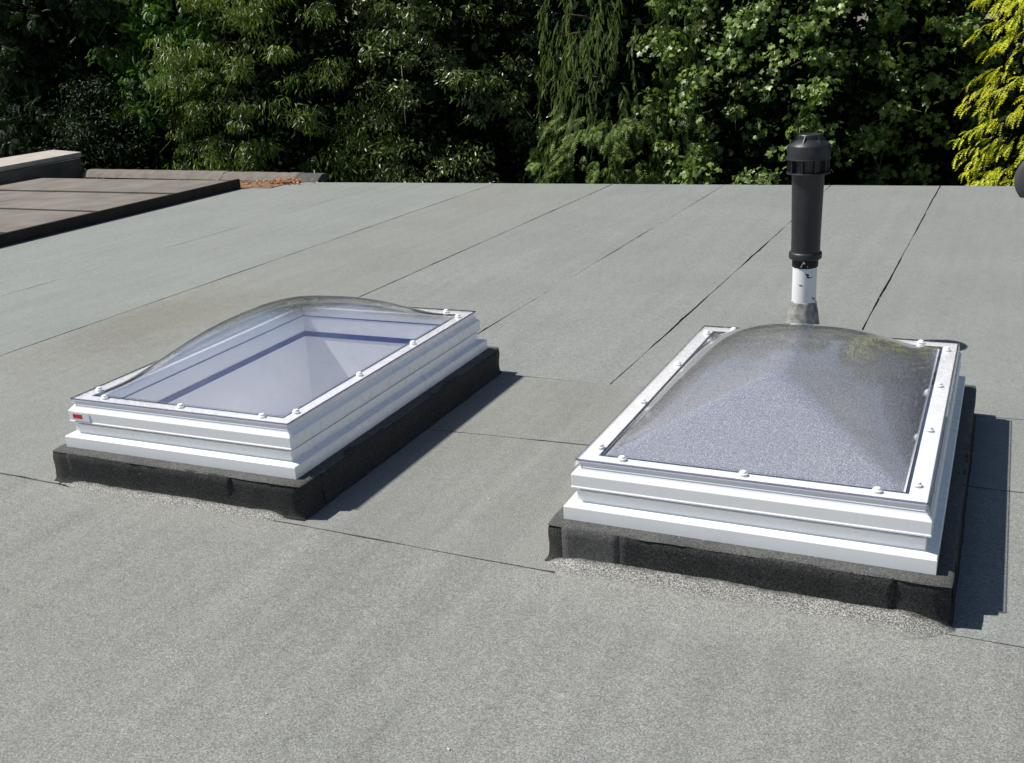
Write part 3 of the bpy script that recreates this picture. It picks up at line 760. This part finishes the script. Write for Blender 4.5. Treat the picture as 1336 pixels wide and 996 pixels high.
# weeping cypress
def cypress():
    root = tag(empty('weeping_cypress', (-5.1, 14.2, -3)), 'weeping cypress with long hanging olive green sprays, centre of the tree line', 'tree', G)
    c = (-5.05, 14.4, .9); rad = (1.25, 1.4, 4.6); skeleton(root, c, rad, .13, 6)
    n = 420; d = unit(rng.normal(size=(n*3, 3))); d = d[d[:, 1] < .2][:n]
    P = np.array(c)+d*np.array(rad)*rng.uniform(.65, 1.12, (len(d), 1)); P = P[P[:, 2] > -1.2]
    pos = []; tips = []; out = []; ks = []
    for p in P:
        ln = random.uniform(.35, 1.0); o = unit(p-np.array(c)); o[2] = 0; k = int(ln/.024)
        for i in range(k):
            t = i/k; q = p+o*.18*math.sin(min(1, t*2)*1.57)+np.array([math.sin(t*5+p[0]*9)*.03, 0, -ln*t])+rng.normal(0, .022, 3)
            pos.append(q); out.append(o); tips.append(np.array([0, 0, -1.25])+o*.35+rng.normal(0, .32, 3)); ks.append(random.uniform(.5, .95)*(1.1-.4*t))
    pos = np.array(pos); out = np.array(out); n = len(pos)
    V, F = place(T_frond(.17, 7, .020, .02), pos, np.array(tips), unit(out+rng.normal(0, .45, (n, 3))+np.array([-.2, -.2, .2])), np.array(ks))
    foliage(root, 'foliage', [(V, F)], LM['cypress'])
    # lower outward fans
    V2 = []
    m_ = 46; a = rng.uniform(-2.9, -.25, m_); z = rng.uniform(-1.0, .45, m_)
    pos = np.stack([c[0]+np.cos(a)*rng.uniform(.9, 1.7, m_), c[1]+np.sin(a)*rng.uniform(.9, 1.5, m_), z], 1)
    pos = np.repeat(pos, 7, 0)+rng.normal(0, .09, (m_*7, 3)); o = unit(pos-np.array([c[0], c[1], 0])*1.0); o[:, 2] = -.35
    V, F = place(T_frond(.26, 8, .11, .07), pos, o+rng.normal(0, .35, o.shape), nrmdir(len(pos), o, 1.0, .25), rng.uniform(.6, 1.1, len(pos)))
    foliage(root, 'lower_sprays', [(V, F)], LM['cypress'])
    core(root, c, (1.05, 1.0, 4.0))
cypress()
# maple
def maple(x, y, c, rad, label, nclump, nleaf):
    r_, P = leafy('maple_tree', label, 'tree', x, y, c, rad, T_maple(.102), LM['maple'], nclump, 60, .27, .55, .55, (.55, 1.15), G, 50, spread=.55)
    # the nearest leaves are leaves one by one
    V, F = T_maple(.125); me = bpy.data.meshes.new('leaf'); me.from_pydata([tuple(v) for v in V], [], [tuple(f) for f in F]); me.materials.append(LM['maple'])
    pf = P[(P[:, 1] < c[1]-.3) & (P[:, 2] > -.5) & (P[:, 2] < 2.0)]
    for i in range(nleaf):
        p = pf[i % len(pf)]+rng.normal(0, .22, 3)+np.array([0, -.25, .08]); t = Vector(unit(rng.normal(0, .5, 3)+np.array([0, -.15, -.6]))); nn = Vector(unit(np.array([-.35, -.5, .6])+rng.normal(0, .35, 3)))
        xx = t.cross(nn).normalized(); zz = xx.cross(t); mt = Matrix((xx, t, zz)).transposed().to_4x4()
        o = link('leaf', me, None, r_); o.matrix_basis = Matrix.Translation(Vector(p)-r_.location) @ mt @ Matrix.Scale(random.uniform(.7, 1.15), 4)
maple(-3.2, 14.2, (-3.15, 14.5, .0), (1.75, 1.7, 3.8), 'broad leaved maple right behind the black vent pipe', 330, 110)
maple(-1.35, 15.3, (-1.45, 15.5, -.3), (1.1, 1.3, 3.2), 'shaded maple between the broad maple and the golden conifer', 170, 60)
# golden conifer
def golden():
    root = tag(empty('golden_conifer', (.45, 13.6, -3)), 'bright yellow green conifer with drooping fan sprays at the right edge', 'tree', G)
    c = (.45, 13.7, .6); rad = (1.25, 1.15, 4.2); skeleton(root, c, rad, .12, 6)
    pos = []; tip = []; nrm = []; ks = []
    for z in np.arange(-1.8, 4.4, .27):
        nb_ = 15; rr = 1.28*(1-((z-.2)/6.0)**2)
        for b in range(nb_):
            a = random.uniform(-3.4, .3); o = np.array([math.cos(a), math.sin(a), 0]); r1 = rr*random.uniform(.72, 1.08); zz = z+random.uniform(-.1, .1)
            side = np.array([-o[1], o[0], 0])
            for i in range(15):
                t = random.uniform(.66, 1.0); sw = random.uniform(-.12, .12)
                p = np.array(c)*[1, 1, 0]+o*r1*t+side*sw+np.array([0, 0, zz-.22*((t-.6)/.4)**2-abs(sw)*.3])
                pos.append(p); tip.append(o*.8+side*sw*3+np.array([0, 0, -.45])+rng.normal(0, .22, 3)); nrm.append(np.array([0, 0, 1])+o*.5+rng.normal(0, .25, 3)); ks.append(random.uniform(.55, 1.05))
    pos = np.array(pos)
    V, F = place(T_frond(.15, 6, .05, .07), pos, np.array(tip), unit(np.array(nrm)), np.array(ks))
    foliage(root, 'foliage', [(V, F)], LM['gold'])
    core(root, c, (1.0, .95, 4.0))
golden()
# trees outside the frame's sides and the wood behind, which close the view and give the domes something to reflect
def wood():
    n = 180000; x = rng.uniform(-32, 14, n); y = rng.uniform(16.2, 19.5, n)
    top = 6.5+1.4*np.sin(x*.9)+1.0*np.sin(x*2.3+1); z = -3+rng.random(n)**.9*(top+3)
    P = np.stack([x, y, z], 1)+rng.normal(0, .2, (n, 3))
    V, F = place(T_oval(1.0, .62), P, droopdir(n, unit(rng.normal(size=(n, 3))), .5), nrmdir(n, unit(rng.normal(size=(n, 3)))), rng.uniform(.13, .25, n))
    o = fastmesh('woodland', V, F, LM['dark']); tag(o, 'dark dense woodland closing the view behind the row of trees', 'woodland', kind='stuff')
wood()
def undergrowth():
    n = 42000; x = rng.uniform(-24, 5, n); y = rng.uniform(12.2, 15.5, n); z = -3+rng.random(n)*(2.0+.5*np.sin(x*1.7)+.3*np.sin(x*4.1))
    V, F = place(T_oval(1.0, .5), np.stack([x, y, z], 1), droopdir(n, unit(rng.normal(size=(n, 3))), .3), nrmdir(n, unit(rng.normal(size=(n, 3)))), rng.uniform(.05, .14, n))
    o = fastmesh('undergrowth', V, F, LM['bay']); tag(o, 'dark low undergrowth at the foot of the trees behind the roof', 'undergrowth', kind='stuff')
undergrowth()
print('tris', sum(len(o.data.polygons) for o in bpy.data.objects if o.type == 'MESH'))
